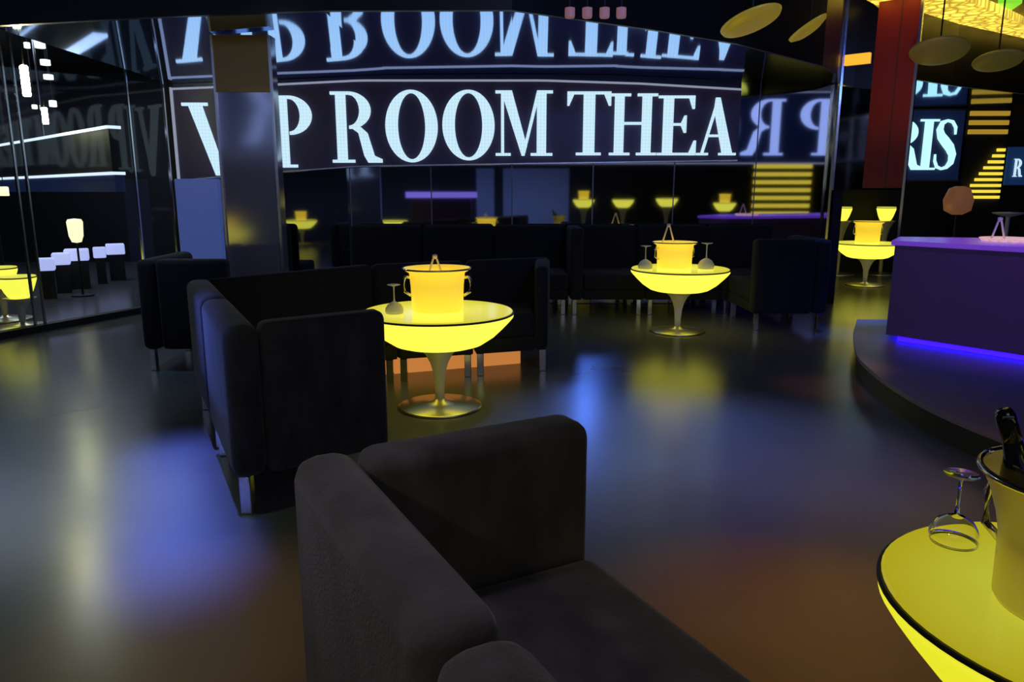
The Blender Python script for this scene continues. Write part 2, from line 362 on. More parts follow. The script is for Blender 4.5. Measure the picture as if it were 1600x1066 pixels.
for c, x0, x1, z0, z1 in LET:
    bm = B(); put_glyph(bm, c, x0, x1, z0, z1, 7.91, .03); shift(obj('letter', bm, 'led'), sign)
# last letter T of the ribbon is cut by the mirror joint: only its left half bar stands on the ribbon
bm = B(); put_glyph(bm, 'T', 2.30, 2.40, 1.575, 2.15, 7.912, .02)
bm.free()

# deep sign, right
sg = thing('led_sign', 'short dark ribbon sign ending in glowing white RIS beyond the red pillar', 'sign', (6, 11.2, 1.4))
bm = B(); box(bm, 4.4, 6.62, 11.19, 11.3, 1.38, 2.36); shift(obj('panel', bm, 'panel_glow'), sg)
bm = B(); box(bm, 4.4, 6.62, 11.16, 11.3, 2.36, 2.385); box(bm, 4.4, 6.62, 11.16, 11.3, 1.355, 1.38); shift(obj('trim', bm, 'edge'), sg)
for c, x0, x1 in (('A', 5.05, 5.5), ('R', 5.5, 6.07), ('I', 5.97, 6.24), ('S', 6.2, 6.54)):
    bm = B(); put_glyph(bm, c, x0, x1, 1.52, 2.24, 11.165, .03); shift(obj('letter', bm, 'led_cyan'), sg)

# hanging sign across the room, read in the mirrors
s2 = thing('led_sign', 'glowing violet-white letter ribbon hung across the room, seen reversed in the mirrors', 'sign', (0, -3.0, 1.7))
bm = B(); box(bm, -10.2, 9.9, -3.1, -3.02, 1.92, 3.6); shift(obj('panel', bm, 'panel_glow'), s2)
bm = B(); box(bm, -10.2, 9.9, -3.12, -2.99, 3.6, 3.63); box(bm, -10.2, 9.9, -3.12, -2.99, 1.89, 1.92); shift(obj('trim', bm, 'frame_glow'), s2)
for xx in (-8, -3, 3, 8):
    bm = B(); tube(bm, [(xx, -3.06, 3.6), (xx, -3.06, 3.85)], .012); shift(obj('hanger', bm, 'chrome'), s2)
x = 9.7; hh = 1.35
for ch in 'VIP ROOM THEATER PARIS':
    if ch == ' ': x -= .24*hh; continue
    w = glyph(ch)[0]*hh
    bm = B(); put_glyph(bm, ch, x-w, x, 2.1, 3.45, -3.0, .03, True); shift(obj('letter', bm, 'led_violet'), s2)
    x -= w+.05*hh

# ---------------------------------------------------------------- pillars
bm = B(); box(bm, -2.22, -1.78, 5.75, 5.87, 0, 2.33)
o = struct('pillar', bm, 'pillar_steel')
bm = box(B(), -2.205, -1.795, 5.74, 5.749, 1.93, 2.33); e = obj('upper_panel', bm, 'bronze_panel'); e.parent = o; e['label'] = 'golden brown upper panel'
for xx in (-2.21, -1.79):
    bm = B(); box(bm, xx-.008, xx+.008, 5.735, 5.75, 0, 2.33); e = obj('edge_trim', bm, 'edge'); e.parent = o
tag(o, 'square pillar clad in reflective grey steel behind the left sofa', 'pillar')
a = Vector((3.37, 7.93)); d = Vector((.751, -.660)); nb = Vector((.660, .751)); W = .70
pl = thing('hanging_partition', 'tall mirrored and dark red lacquer panel on slim posts left of the purple bar', 'partition', (a.x, a.y, 0))
def pan(name, t0, t1, n0, n1, z0, z1, m):
    q0, q1 = a+d*t0, a+d*t1
    return shift(obj(name, prism(B(), [tuple(q0+nb*n0), tuple(q1+nb*n0), tuple(q1+nb*n1), tuple(q0+nb*n1)], z0, z1), m), pl)
pan('mirror_panel', 0, W, 0, .06, 1.22, 3.15, 'pillar_mirror')
pan('red_panel', .31, W, -.015, -.002, 1.24, 3.14, 'red_gloss')
pan('red_seam', .52, .53, -.02, -.0155, 1.24, 3.14, 'red_seam')
e = pan('lamp', .03, .27, -.03, -.002, 2.46, 2.56, 'amber'); e['label'] = 'amber glowing strip lamp'
pan('post', -.012, .012, -.03, -.005, 0, 3.14, 'edge'); pan('post', W-.012, W+.012, -.03, -.005, 0, 3.14, 'edge')

# ---------------------------------------------------------------- glass partition at the left; added lounge behind stands in for mirror reflections
ang = math.atan2(LW1.y-LW0.y, LW1.x-LW0.x)
dirw = Vector((math.cos(ang), math.sin(ang))); nw = Vector((-dirw.y, dirw.x))
def wallbox(bm, s0, s1, t0, t1, z0, z1):
    c = [LW0+dirw*s+nw*t for s, t in ((s0, t0), (s1, t0), (s1, t1), (s0, t1))]
    return prism(bm, [tuple(p) for p in c], z0, z1)
bm = B(); wallbox(bm, -9, 2.02, .0, .012, .06, 2.9); w1 = struct('window_1', bm, 'pane')
bm = B()
for s in (-4, -2.6, -1.2, .33, .42, 1.55, 2.0): wallbox(bm, s-.007, s+.007, -.008, .018, .06, 2.9)
wallbox(bm, -9, 2.02, -.03, .04, 2.9, 3.15); e = obj('window_frame', bm, 'edge'); e.parent = w1
bm = B(); wallbox(bm, -9, 2.1, -.04, .05, 0, .06); struct('baseboard_left', bm, 'black')

# fascia beam with light lines beyond the glass
b0, b1 = Vector((-8.1, 11.5)), Vector((-4.02, 7.6)); db = (b1-b0).normalized(); nbm = Vector((-db.y, db.x))*.12
def seg(bm, z0, z1, t0, t1):
    c = [b0+nbm*t0, b1+nbm*t0, b1+nbm*t1, b0+nbm*t1]; return prism(bm, [tuple(p) for p in c], z0, z1)
fb = thing('light_fascia', 'black hanging beam edged with white light lines beyond the left glass', 'beam', (b0.x, b0.y, 1.3))
shift(obj('beam', seg(B(), 1.40, 1.82, 0, 1), 'black'), fb)
bm = B(); seg(bm, 1.82, 1.85, -.1, 1); shift(obj('upper_light_line', bm, 'line_light'), fb)
bm = B(); seg(bm, 1.37, 1.40, -.1, 1); shift(obj('lower_light_line', bm, 'line_light'), fb)
bm = B(); seg(bm, 1.20, 1.37, .1, .9); shift(obj('lower_panel', bm, 'panel_glow'), fb)
for p in (b0+(b1-b0)*.1, b0+(b1-b0)*.6):
    bm = B(); tube(bm, [(p.x, p.y+.05, 1.85), (p.x, p.y+.05, 3.15)], .012); shift(obj('hanger', bm, 'chrome'), fb)

def tubelamp(px, D, py0, py1, r, m, label, grp=None):
    X = (px-800)/1150*D; z0 = 1.2+(300-py1)/1150*D; z1 = 1.2+(300-py0)/1150*D
    t = thing('pendant_lamp', label, 'lamp', (X, D, z0), 0, grp)
    bm = B(); lathe(bm, [(0, 0), (r*.8, 0), (r, .03*min(1, z1-z0)), (r, (z1-z0)*.95), (r*.7, z1-z0), (0, z1-z0)], 16); obj('shade', bm, m, t, smooth=True)
    bm = B(); tube(bm, [(0, 0, z1-z0), (0, 0, 3.15-z0)], .005, 6); obj('cord', bm, 'black', t)
tubelamp(76, 5.9, 116, 160, .028, 'lamp_white', 'brightest tall tube lamp hanging in front of the left glass')
tubelamp(99, 8.2, 176, 200, .028, 'lamp_white', 'short bright tube lamp lower right of the tallest tube lamp')
tubelamp(104, 8.0, 80, 92, .05, 'lamp_soft', 'soft greenish white lamp, topmost in the lamp column behind the glass')
tubelamp(85, 8.4, 84, 92, .03, 'lamp_soft', 'tiny round lamp left of the topmost greenish lamp')
tubelamp(109, 8.6, 108, 116, .05, 'lamp_soft', 'small white lamp second from the top in the lamp column')
tubelamp(111, 8.8, 129, 136, .05, 'lamp_soft', 'small white lamp third from the top in the lamp column')
tubelamp(113, 9.0, 166, 175, .04, 'lamp_soft', 'small pale green lamp just above the short bright tube')
tubelamp(85, 9.2, 172, 178, .03, 'lamp_soft', 'smallest lamp left of the short bright tube')
tubelamp(22, 8.6, 312-20, 326-20, .05, 'lantern', 'small amber lamp at the far left edge behind the glass')
# lantern on a slim stand
t = thing('floor_lamp', 'glowing cream lantern on a thin stand behind the left glass', 'lamp', (-5.05, 8.6, 0))
bm = B(); lathe(bm, [(0, .62), (.05, .63), (.075, .7), (.085, .86), (.07, .89), (0, .9)], 20); obj('lamp_shade', bm, 'lantern', t, smooth=True)
bm = B(); tube(bm, [(0, 0, .02), (0, 0, .62)], .012); obj('pole', bm, 'black', t)
bm = B(); lathe(bm, [(0, 0), (.12, 0), (.12, .015), (0, .02)], 24); obj('base', bm, 'black', t)
for px, py, D, w, lab in ((73, 408, 8.4, .17, 'glowing lavender low cube nearest the left yellow tables'), (97, 400, 8.9, .19, 'glowing lavender cube second from left behind the glass'),
                     (122, 394, 9.3, .27, 'widest glowing lavender cube in the middle of the row'), (158, 391, 9.8, .15, 'dim lavender cube right of the widest one'), (183, 386, 10.2, .23, 'glowing lavender cube at the right end of the row')):
    X = (px-800)/1150*D; zt = 1.2-(py-7-300)/1150*D
    t = thing('cube_stool', lab, 'stool', (X, D, 0), .5, 'glowing cubes beyond the glass, for mirror reflections')
    bm = bev(box(B(), -w/2, w/2, -w/2, w/2, zt-.14, zt), .015, 2); obj('seat', bm, 'cube', t)
    bm = box(B(), -w/2+.02, w/2-.02, -w/2+.02, w/2-.02, 0, zt-.142); obj('base', bm, 'black', t)
tag(obj('wall_panel', box(B(), -9.5, -7.6, 12.8, 12.88, 1.7, 2.95), 'frost_panel'), 'dim grey wall panel high behind the left glass', 'panel')
t = thing('video_screen', 'teal glowing stacked light bars at the left picture edge', 'screen', (-6.35, 9.0, 1.3))
for k in range(7):
    bm = box(B(), -6.5+.02*k, -6.05, 8.98, 9.02, 1.95+.1*k, 2.0+.1*k); shift(obj('light_bar', bm, 'teal'), t)
bm = box(B(), -6.52, -6.03, 9.03, 9.08, 1.9, 2.65); shift(obj('backboard', bm, 'black'), t)
bm = box(B(), -6.3, -6.27, 9.08, 9.1, 0, 3.15); shift(obj('post', bm, 'black'), t)

# ---------------------------------------------------------------- sofas
def module(name, label, Q, h=.72, seat=.41, bt=.13, arm0=False, arm1=False, m='velvet', lz=.15, group=None, back=True, legs=(0, 1, 2, 3)):
    c = quadpt(Q, .5, .5)
    t = thing(name, label, 'sofa', (c.x, c.y, 0), 0, group)
    Lw = (Vector(Q[1])-Vector(Q[0])).length; D = ((Vector(Q[3])-Vector(Q[0])).length+(Vector(Q[2])-Vector(Q[1])).length)/2
    def sub(u0, u1, v0, v1, z0, z1, b, nm, seg_=5):
        ps = [quadpt(Q, u, v)-c for u, v in ((u0, v0), (u1, v0), (u1, v1), (u0, v1))]
        bm = prism(B(), [tuple(p) for p in ps], z0, z1); bev(bm, b, seg_)
        return obj(nm, bm, m, t, smooth=True)
    e = .004
    a0 = bt/Lw if arm0 else 0; a1 = bt/Lw if arm1 else 0
    if back: sub(0, 1, 0, bt/D, lz, h, .045, 'backrest')
    v0 = bt/D if back else 0
    if arm0: sub(0, a0, v0+e, 1, lz, h, .035, 'armrest')
    if arm1: sub(1-a1, 1, v0+e, 1, lz, h, .035, 'armrest')
    sub(a0+e, 1-a1-e, v0+e, .995, lz+.1, seat, .03, 'seat_cushion')
    sub(a0+e, 1-a1-e, v0+e, .985, lz+.005, lz+.095, .008, 'base_frame', 2)
    for k, (u, v) in enumerate(((.07, .08), (.93, .08), (.93, .92), (.07, .92))):
        if k not in legs: continue
        p = quadpt(Q, u, v)-c
        bm = box(B(), p.x-.022, p.x+.022, p.y-.022, p.y+.022, 0, lz+.004); obj('leg', bev(bm, .004, 1), 'chrome', t)
    return t
du = Vector((.475, -.88)); dv = Vector((.88, .475))
def RQ(p, along, depth, w, d_): p = Vector(p); return [tuple(p), tuple(p+along*w), tuple(p+along*w+depth*d_), tuple(p+depth*d_)]
# foreground sofa: far module with arm, then the near module
module('sofa_module', 'charcoal velvet sofa end unit with one arm in the foreground', RQ((-.42, 1.31), du, dv, .665, .61), arm0=True, bt=.12, seat=.425)
p = Vector((-.42, 1.31))+du*.677
module('sofa_module', 'charcoal velvet sofa unit nearest the camera, cut by the bottom edge', RQ(p, du, dv, .75, .61), bt=.12, seat=.425)
# left U-shaped group
LA, LB = Vector((-1.02, 2.545)), Vector((-1.79, 4.02)); dl = (LB-LA).normalized(); ll = (LB-LA).length; ddp = Vector((.80, .60))*.64; ddf = Vector((.88, .46))*.65
m0 = LA+dl*(ll/2-.006); m1 = LA+dl*(ll/2+.006); f0 = LA+ddp; f1 = LB+ddf; mf = f0+(f1-f0)*.5
module('sofa_module', 'charcoal sofa unit with tall end panel, left of the middle glowing table', [tuple(LA), tuple(m0), tuple(mf-dl*.006), tuple(f0)], arm0=True, h=.73)
module('sofa_module', 'charcoal sofa unit behind the tall end panel unit in the left row', [tuple(m1), tuple(LB), tuple(f1), tuple(mf+dl*.006)], h=.73)
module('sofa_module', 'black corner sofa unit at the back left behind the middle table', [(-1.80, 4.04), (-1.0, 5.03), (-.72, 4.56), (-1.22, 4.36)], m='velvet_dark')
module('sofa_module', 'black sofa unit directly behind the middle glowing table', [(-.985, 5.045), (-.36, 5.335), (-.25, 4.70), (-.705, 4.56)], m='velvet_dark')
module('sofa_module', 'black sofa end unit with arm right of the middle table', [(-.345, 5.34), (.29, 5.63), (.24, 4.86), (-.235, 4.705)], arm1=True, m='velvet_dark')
bm = B(); k0, k1 = Vector((-.95, 4.75)), Vector((.06, 5.12)); kd = (k1-k0).normalized(); kn = Vector((-kd.y, kd.x))*.05
prism(bm, [tuple(k0), tuple(k1), tuple(k1+kn), tuple(k0+kn)], 0, .12)  # added strip in place of the orange-lit floor under the sofa
tag(obj('orange_floor_strip', bm, 'orange'), 'copper glow strip added for lit floor under the black sofa behind the middle table', 'floor glow')
# dark armchair far left
module('armchair', 'black velvet armchair block beside the left glass partition', [(-2.50, 4.87), (-2.55, 5.62), (-1.93, 5.62), (-1.90, 4.87)], arm0=True, m='velvet_dark', h=.76)
# wall banquettes
bx = [-3.3, -2.35]
for i, (x0, x1, lab) in enumerate(((-3.15, -2.35, 'black banquette unit along the mirror wall, leftmost behind the steel pillar'), (-1.7, -.95, 'black banquette unit along the mirror wall right of the steel pillar'),
                   (-.94, -.2, 'black banquette unit under the purple reflection on the mirror wall'), (-.19, .56, 'black banquette unit against the mirror wall left of the far table corner'))):
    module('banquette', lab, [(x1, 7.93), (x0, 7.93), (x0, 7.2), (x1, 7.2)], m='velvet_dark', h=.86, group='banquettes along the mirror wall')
for i, (x0, x1, lab) in enumerate(((.57, 1.31, 'black banquette unit behind the far glowing table, left half'), (1.32, 2.06, 'black banquette unit behind the far glowing table, right half'))):
    module('banquette', lab, [(x1, 7.93), (x0, 7.93), (x0, 7.2), (x1, 7.2)], m='velvet_dark', h=.86, arm1=(i == 0), group='banquettes along the mirror wall')
module('banquette', 'black corner banquette unit in the back right corner under reversed letters', [(2.75, 7.93), (2.07, 7.93), (2.07, 7.15), (2.75, 7.15)], m='velvet_dark', h=.86, group='banquettes along the mirror wall')
module('banquette', 'black end banquette unit facing left, beside the mirrored pillar', [(2.76, 6.36), (2.76, 7.13), (2.10, 7.13), (2.10, 6.36)], m='velvet_dark', h=.80, arm0=True)

# ---------------------------------------------------------------- glowing tables
def make_table(label, R=.42, h=.55, near=False, high=False, loc=(0, 0, 0), group='glowing bowl tables'):
    t = thing('glowing_table', label, 'table', loc, 0, group)
    k = R/.42
    bm = B(); zt = h
    hull = [(.05*k, zt-.192), (.21*k, zt-.190), (.25*k, zt-.178), (.315*k, zt-.135), (.362*k, zt-.09), (.402*k, zt-.048), (.418*k, zt-.028), (.42*k, zt-.014), (.405*k, zt-.01), (.05*k, zt-.012)]
    lathe(bm, hull, 64, cap0=True, cap1=True); obj('bowl_shell', bm, 'hull_near' if near else 'hull', t, smooth=True)
    bm = B(); lathe(bm, [(0, zt-.012), (.418*k, zt-.0125), (.423*k, zt-.010), (.423*k, zt-.004), (.418*k, zt-.002), (0, zt-.002)], 64); obj('rim_band', bm, 'gap', t)
    bm = B(); lathe(bm, [(0, zt-.0015), (.412*k, zt-.0015), (.414*k, zt+.002), (.409*k, zt+.006), (0, zt+.006)], 64); obj('table_top', bm, 'top_near' if near else 'top', t)
    z1 = zt-.194
    bm = B(); lathe(bm, [(.026, .03), (.027, z1*.3), (.034, z1*.55), (.05, z1*.72), (.075, z1*.86), (.11, z1*.96), (.135, z1), (.05, z1)], 32); obj('stem', bm, 'stem', t, smooth=True)
    bm = B(); lathe(bm, [(0, 0), (.235, 0), (.24, .006), (.225, .014), (.10, .026), (.04, .036), (.028, .05), (0, .05)], 48); obj('base', bm, 'basemetal', t, smooth=True)
    return t
make_table('glowing yellow bowl table in the middle, in front of the black sofa', loc=(-.41, 4.04, 0))
make_table('glowing yellow bowl table far back, in front of the corner banquettes', loc=(1.45, 6.35, 0))
make_table('large softer-lit yellow bowl table cut by the bottom right corner', R=.335, h=.5, near=True, loc=(1.0, 1.145, 0))
def make_bucket(label, loc, r=.145, h=.235, near=False, rz=0):
    t = thing('ice_bucket', label, 'ice bucket', loc, rz)
    m = 'bucket_near' if near else 'bucket'
    bm = B(); k = r
    prof = [(0, 0), (.9*k, 0), (.97*k, .01), (1.0*k, h*.6), (1.05*k, h*.9), (1.24*k, h*.97), (1.27*k, h), (1.24*k, h+.004), (1.0*k, h*.93), (.95*k, h*.6), (.9*k, .015), (0, .012)]
    if near: prof = [(0, 0), (.93*k, 0), (.98*k, .01), (1.0*k, h*.5), (1.06*k, h*.64), (1.2*k, h*.85), (1.34*k, h*.98), (1.36*k, h), (1.32*k, h), (1.16*k, h*.84), (1.0*k, h*.62), (.93*k, .015), (0, .012)]
    lathe(bm, prof, 48); obj('body', bm, m, t, smooth=True)
    bm = B(); rr_ = 1.36 if near else 1.27; pts = [(rr_*k*math.cos(a_), rr_*k*math.sin(a_), h) for a_ in [2*PI*i/40 for i in range(41)]]; tube(bm, pts, .006, 6); obj('rim', bm, 'chrome', t, smooth=True)
    for s in (-1, 1):
        bm = B(); tube(bm, [(s*(1.0*k), 0, h*.78), (s*(1.2*k), 0, h*.80), (s*(1.27*k), 0, h*.7), (s*1.24*k, 0, h*.45), (s*1.0*k, 0, h*.36)], .008, 8); obj('handle', bm, 'chrome', t, smooth=True)
    return t
def make_tongs(label, loc, rz, s=1.):
    bm = B()
    for q in (-1, 1): tube(bm, [(0, 0, .12*s), (q*.012*s, 0, .11*s), (q*.03*s, 0, .05*s), (q*.045*s, 0, 0)], .006*s, 6)
    lathe(bm, [(0, .115*s), (.014*s, .118*s), (.014*s, .135*s), (0, .14*s)], 10)
    o = obj('ice_tongs', bm, 'white', smooth=True); o.location = loc; o.rotation_euler = (0, 0, rz); return tag(o, label, 'tongs')
def make_glass(label, loc, s=1., flute=False, m='glass', group=None):
    # stemmed glass standing upside down on its rim
    t = thing('coupe_glass', label, 'glass', loc, 0, group)
    if flute: bowl = [(.028, 0), (.032, .05), (.03, .09), (.014, .13), (.006, .145)]
    else: bowl = [(.046, 0), (.050, .012), (.048, .028), (.036, .048), (.018, .060), (.006, .066)]
    th = .0022
    prof = bowl+[(max(r-th, .0008), z-(th if i else 0)) for i, (r, z) in enumerate(bowl[::-1])]
    zb = bowl[-1][1]
    bm = B(); prof = [(r*s, z*s) for r, z in bowl]+[((r-th)*s, (z-(th if z > .001 else 0))*s) for r, z in bowl[::-1]]
    lathe(bm, prof+[prof[0]], 32, cap0=False, cap1=False); bmesh.ops.remove_doubles(bm, verts=bm.verts, dist=1e-6); obj('bowl', bm, m, t, smooth=True)
    H2 = zb+.075
    bm = B(); lathe(bm, [(0, zb*s-.001), (.0055*s, zb*s), (.0035*s, (zb+.02)*s), (.0035*s, H2*s), (.008*s, (H2+.006)*s), (0, (H2+.007)*s)], 16); obj('stem', bm, m, t, smooth=True)
    bm = B(); lathe(bm, [(0, (H2+.0071)*s), (.008*s, (H2+.0071)*s), (.034*s, (H2+.013)*s), (.036*s, (H2+.0145)*s), (.034*s, (H2+.016)*s), (0, (H2+.0145)*s)], 32); obj('foot', bm, m, t, smooth=True)
    return t
zt = .5565
make_bucket('amber glowing ice bucket with handles on the middle table', (-.41, 4.02, zt), .145, .235)
make_tongs('pale ice tongs sticking up from the bucket on the middle table', (-.42, 4.02, zt+.18), .3, .95)
make_glass('upturned stemmed glass left of the bucket on the middle table', (-.635, 3.93, zt), 1.0, m='glass_far')
make_bucket('plain yellow lit ice bucket on the far table', (1.40, 6.36, zt), .15, .22, rz=.3)
make_tongs('white ice tongs peeking above the bucket on the far table', (1.34, 6.36, zt+.22), .2, 1.15)
make_glass('upturned glass left of the bucket on the far table', (1.14, 6.30, zt), 1.25, m='glass_far')
make_glass('tall upturned glass right of the bucket on the far table', (1.66, 6.30, zt), 1.4, m='glass_far')
zn = .5065
make_bucket('olive metal ice bucket holding a bottle on the near table', (.938, 1.135, zn), .108, .235, near=True, rz=2.2)
make_glass('upturned coupe glass standing alone on the near table', (.892, 1.378, zn), .93)
bt = thing('champagne_bottle', 'dark bottle leaning in the near ice bucket', 'bottle', (.922, 1.158, zn+.05)); bt.rotation_euler = (0, -.38, 0)
bm = B(); lathe(bm, [(0, 0), (.038, 0), (.042, .01), (.042, .15), (.035, .19), (.018, .235), (.0145, .26), (.0145, .30), (0, .302)], 32); obj('body', bm, 'bottle', bt, smooth=True)
bm = B(); lathe(bm, [(.0150, .262), (.0155, .263), (.0155, .305), (.012, .315), (0, .317)], 24, cap0=False); obj('cork_foil', bm, 'bottle', bt, smooth=True)
# napkin bunched inside the bucket beside the bottle
bm = B(); rings = []
for i in range(11):
    u = i/10; row = []
    for j in range(40):
        a_ = 2*PI*j/40; rr = (.036+.026*math.sin(PI*min(1, u*1.15)))*(1+.22*math.sin(a_*5+u*2)+.10*math.sin(a_*9-u*3))*(1-.75*max(0, u-.75)/.25)
        row.append(bm.verts.new((rr*math.cos(a_), rr*math.sin(a_), .13+.155*u+.01*math.sin(a_*3))))
    rings.append(row)
for p_, q_ in zip(rings, rings[1:]):
    for j in range(40): bm.faces.new([p_[j], p_[(j+1) % 40], q_[(j+1) % 40], q_[j]])
bm.faces.new(rings[0][::-1]); bm.faces.new(rings[-1])
nk = obj('napkin', bm, 'napkin', smooth=True); nk.location = (.872, 1.085, zn+.055); nk.scale = (.62, .62, .8); tag(nk, 'cream cloth napkin bunched in the near ice bucket', 'napkin')

# tables only met in reflections or beyond the glass
for x, y, lab, h in ((-4.95, -1.5, 'glowing yellow table reflected right of the steel pillar', .55), (-2.75, -1.1, 'glowing yellow table reflected under the purple counter', .55),
                  (1.75, -2.3, 'high glowing yellow table, first of the reflected tables right of centre', 1.02), (2.7, -2.2, 'high glowing yellow table, middle of the reflected cluster', 1.02),
                  (3.7, -1.9, 'high glowing yellow table on the right of the reflected cluster', 1.05), (5.0, -1.6, 'high glowing yellow table reflected beside the gold slats', .95),
                  (-4.42, 6.55, 'small glowing yellow table beyond the glass at the left edge', .46), (-4.85, 6.95, 'second small glowing yellow table farther left beyond the glass', .50)):
    make_table(lab, R=.15 if h <= .5 else .36 if h < .8 else .26, h=h, loc=(x, y, 0))
for x, y, h, lab in ((-4.95, -1.5, .5565, 'lit bucket on the table reflected right of the steel pillar'), (5.0, -1.6, .9565, 'lit bucket on the table reflected beside the gold slats'),
                     (1.75, -2.3, 1.0265, 'lit bucket on the first high reflected table')):
    make_bucket(lab, (x, y, h), .12, .2)
# purple counter across the room
t = thing('bar_counter', 'low counter with bright violet top seen in the mirror wall', 'counter', (-1.72, -2.4, 0))
obj('top', bev(box(B(), -.85, .85, -.3, .3, 1.06, 1.2), .01, 2), 'violet_top', t); obj('body', box(B(), -.72, .72, -.27, .27, 0, 1.098), 'bar_front', t)
# gold slat screen across the room and one beyond the pillar
def slats(name, label, x0, x1, y, z0, z1, n, m, taper=0, flip=False):
    t = thing(name, label, 'screen', ((x0+x1)/2, y, z0))
    bm = box(B(), x0-.03, x1+.03, y+(-.05 if flip else .03), y+(-.03 if flip else .05), 0 if z0 < 1.9 else z0, z1+.148 if z0 < 1.9 else 3.15); shift(obj('backboard', bm, 'black'), t)
    for k in range(n):
        z = z0+(z1-z0)*(k+.25)/n; f = taper*k/(n-1)
        bm = box(B(), x0+(x1-x0)*f, x1, y-.02, y+.02, z, z+(z1-z0)/n*.5); shift(obj('slat', bm, m), t)
    return t
slats('slatted_screen', 'backlit gold slat screen reflected below the reversed letters', 6.7, 8.3, -4.9, .5, 2.0, 7, 'gold_slat', flip=True)
slats('slatted_screen', 'bright gold slats stepping up beside the glowing RIS', 6.72, 7.27, 11.2, 1.08, 1.85, 9, 'gold_slat', taper=.8)
slats('slatted_screen', 'dim amber slats above the bright stepped gold slats', 6.70, 7.27, 11.2, 2.0, 2.65, 5, 'gold_dim')
bp = thing('blue_wall_panel', 'small dark blue panel with a glowing letter at the right edge', 'sign', (7.45, 11.2, 1.2))
bm = box(B(), 7.33, 7.62, 11.2, 11.24, 1.3, 1.85); shift(obj('panel', bm, 'blue_panel'), bp)
bm = B(); put_glyph(bm, 'R', 7.42, 7.56, 1.42, 1.68, 11.18, .02); shift(obj('letter', bm, 'led'), bp)

make_table('glowing yellow bowl table far right, added for a pillar reflection in the gap beside the purple bar', loc=(4.62, 9.6, 0))  # added table and bucket stand in for a reflection in the mirrored pillar
make_bucket('amber lit ice bucket on the added far right table beside the bar', (4.60, 9.6, .5565), .15, .27)
make_table('small high glowing table in the far gap, left of the far right bucket', R=.13, h=.98, loc=(4.82, 10.9, 0))
make_table('small high glowing table in the far gap, right of the far right bucket', R=.13, h=.98, loc=(5.46, 10.9, 0))
for x0, x1, lab in ((-.25, 1.6, 'wide blue-grey wall board reflected under the letter M'), (-1.0, -.5, 'narrow blue-grey wall board reflected right of the violet counter'), (-9.9, -8.7, 'blue-grey wall board reflected under the letter V')):
    tag(obj('wall_board', bev(box(B(), x0, x1, -5.1, -5.04, .02, 1.85), .01, 1), 'board'), lab, 'panel')
# ---------------------------------------------------------------- stage and bar
edge = [(2.62, 5.55), (2.42, 5.1), (2.26, 4.7), (2.17, 4.35), (2.11, 4.0), (2.08, 3.65), (2.09, 3.35), (2.14, 3.05), (2.24, 2.75), (2.42, 2.4), (2.75, 2.0), (3.2, 1.65)]
def smooth_pts(P, n=4):
    out = []
    for i in range(len(P)-1):
        p0, p1, p2, p3 = [Vector(P[max(0, min(len(P)-1, k))]) for k in (i-1, i, i+1, i+2)]
        for j in range(n):
            t_ = j/n; out.append(tuple(.5*((2*p1)+(p2-p0)*t_+(2*p0-5*p1+4*p2-p3)*t_*t_+(3*p1-p0-3*p2+p3)*t_**3)))
    out.append(tuple(P[-1])); return out
E2 = smooth_pts(edge)
st = thing('stage_platform', 'low curved dark platform lit violet under the bar', 'platform', (4, 4, 0))
poly = E2+[(8.9, 1.3), (8.9, 6.1), (2.9, 6.1)]
bm = prism(B(), poly, .125, .15); shift(obj('deck', bm, 'stage'), st)
c_ = Vector((5, 4)); ins = [tuple(Vector(p)+(c_-Vector(p)).normalized()*.03) for p in poly]
bm = prism(B(), ins, 0, .1245); shift(obj('riser', bm, 'riser'), st)
br = thing('bar_counter', 'purple-lit bar block with glowing violet top on the curved platform', 'counter', (3.4, 5, .15))
BQ = [Vector((2.70, 5.22)), Vector((3.22, 4.52)), Vector((5.2, 3.7)), Vector((5.6, 4.9)), Vector((3.95, 5.4)), Vector((2.98, 5.66))]
bm = prism(B(), [tuple(p) for p in BQ], .19, .83); shift(obj('body', bm, 'bar_front'), br)
cc = sum(BQ, Vector((0, 0)))/len(BQ)
bm = prism(B(), [tuple(cc+(p-cc)*1.02) for p in BQ], .832, .865); bev(bm, .006, 2); shift(obj('top', bm, 'purple_top'), br)
bm = prism(B(), [tuple(cc+(p-cc)*.94) for p in BQ], .15, .172); shift(obj('plinth_light', bm, 'blue_strip'), br)
o = obj('tray', bev(lathe(B(), [(0, 0), (.15, 0), (.17, .02), (.165, .024), (.14, .01), (0, .01)], 32), .0005, 1), 'warm_white', smooth=True)
o.location = (3.42, 5.12, .867); tag(o, 'pink-white lit tray on the bar top', 'tray')
make_tongs('pale tongs standing on the lit tray on the bar', (3.36, 5.13, .878), .1, 1.1)
t = thing('table_lamp', 'brown shaded lamp low in the dark behind the bar', 'lamp', (5.6, 9.4, 0))
bm = B(); lathe(bm, [(.06, .92), (.15, .97), (.17, 1.1), (.12, 1.24), (.05, 1.27)], 24); obj('lamp_shade', bm, 'bronze', t, smooth=True)
bm = B(); lathe(bm, [(0, 0), (.14, 0), (.14, .02), (.015, .04), (.015, .93), (0, .93)], 16); obj('pole', bm, 'black', t)
o = obj('side_table', lathe(B(), [(0, 0), (.2, 0), (.2, .02), (.03, .04), (.025, .85), (.03, .86), (.18, .9), (.2, .92), (0, .93)], 32), 'white', smooth=True); o.location = (6.85, 10.3, 0)
tag(o, 'small pale pedestal table far behind the bar', 'table')

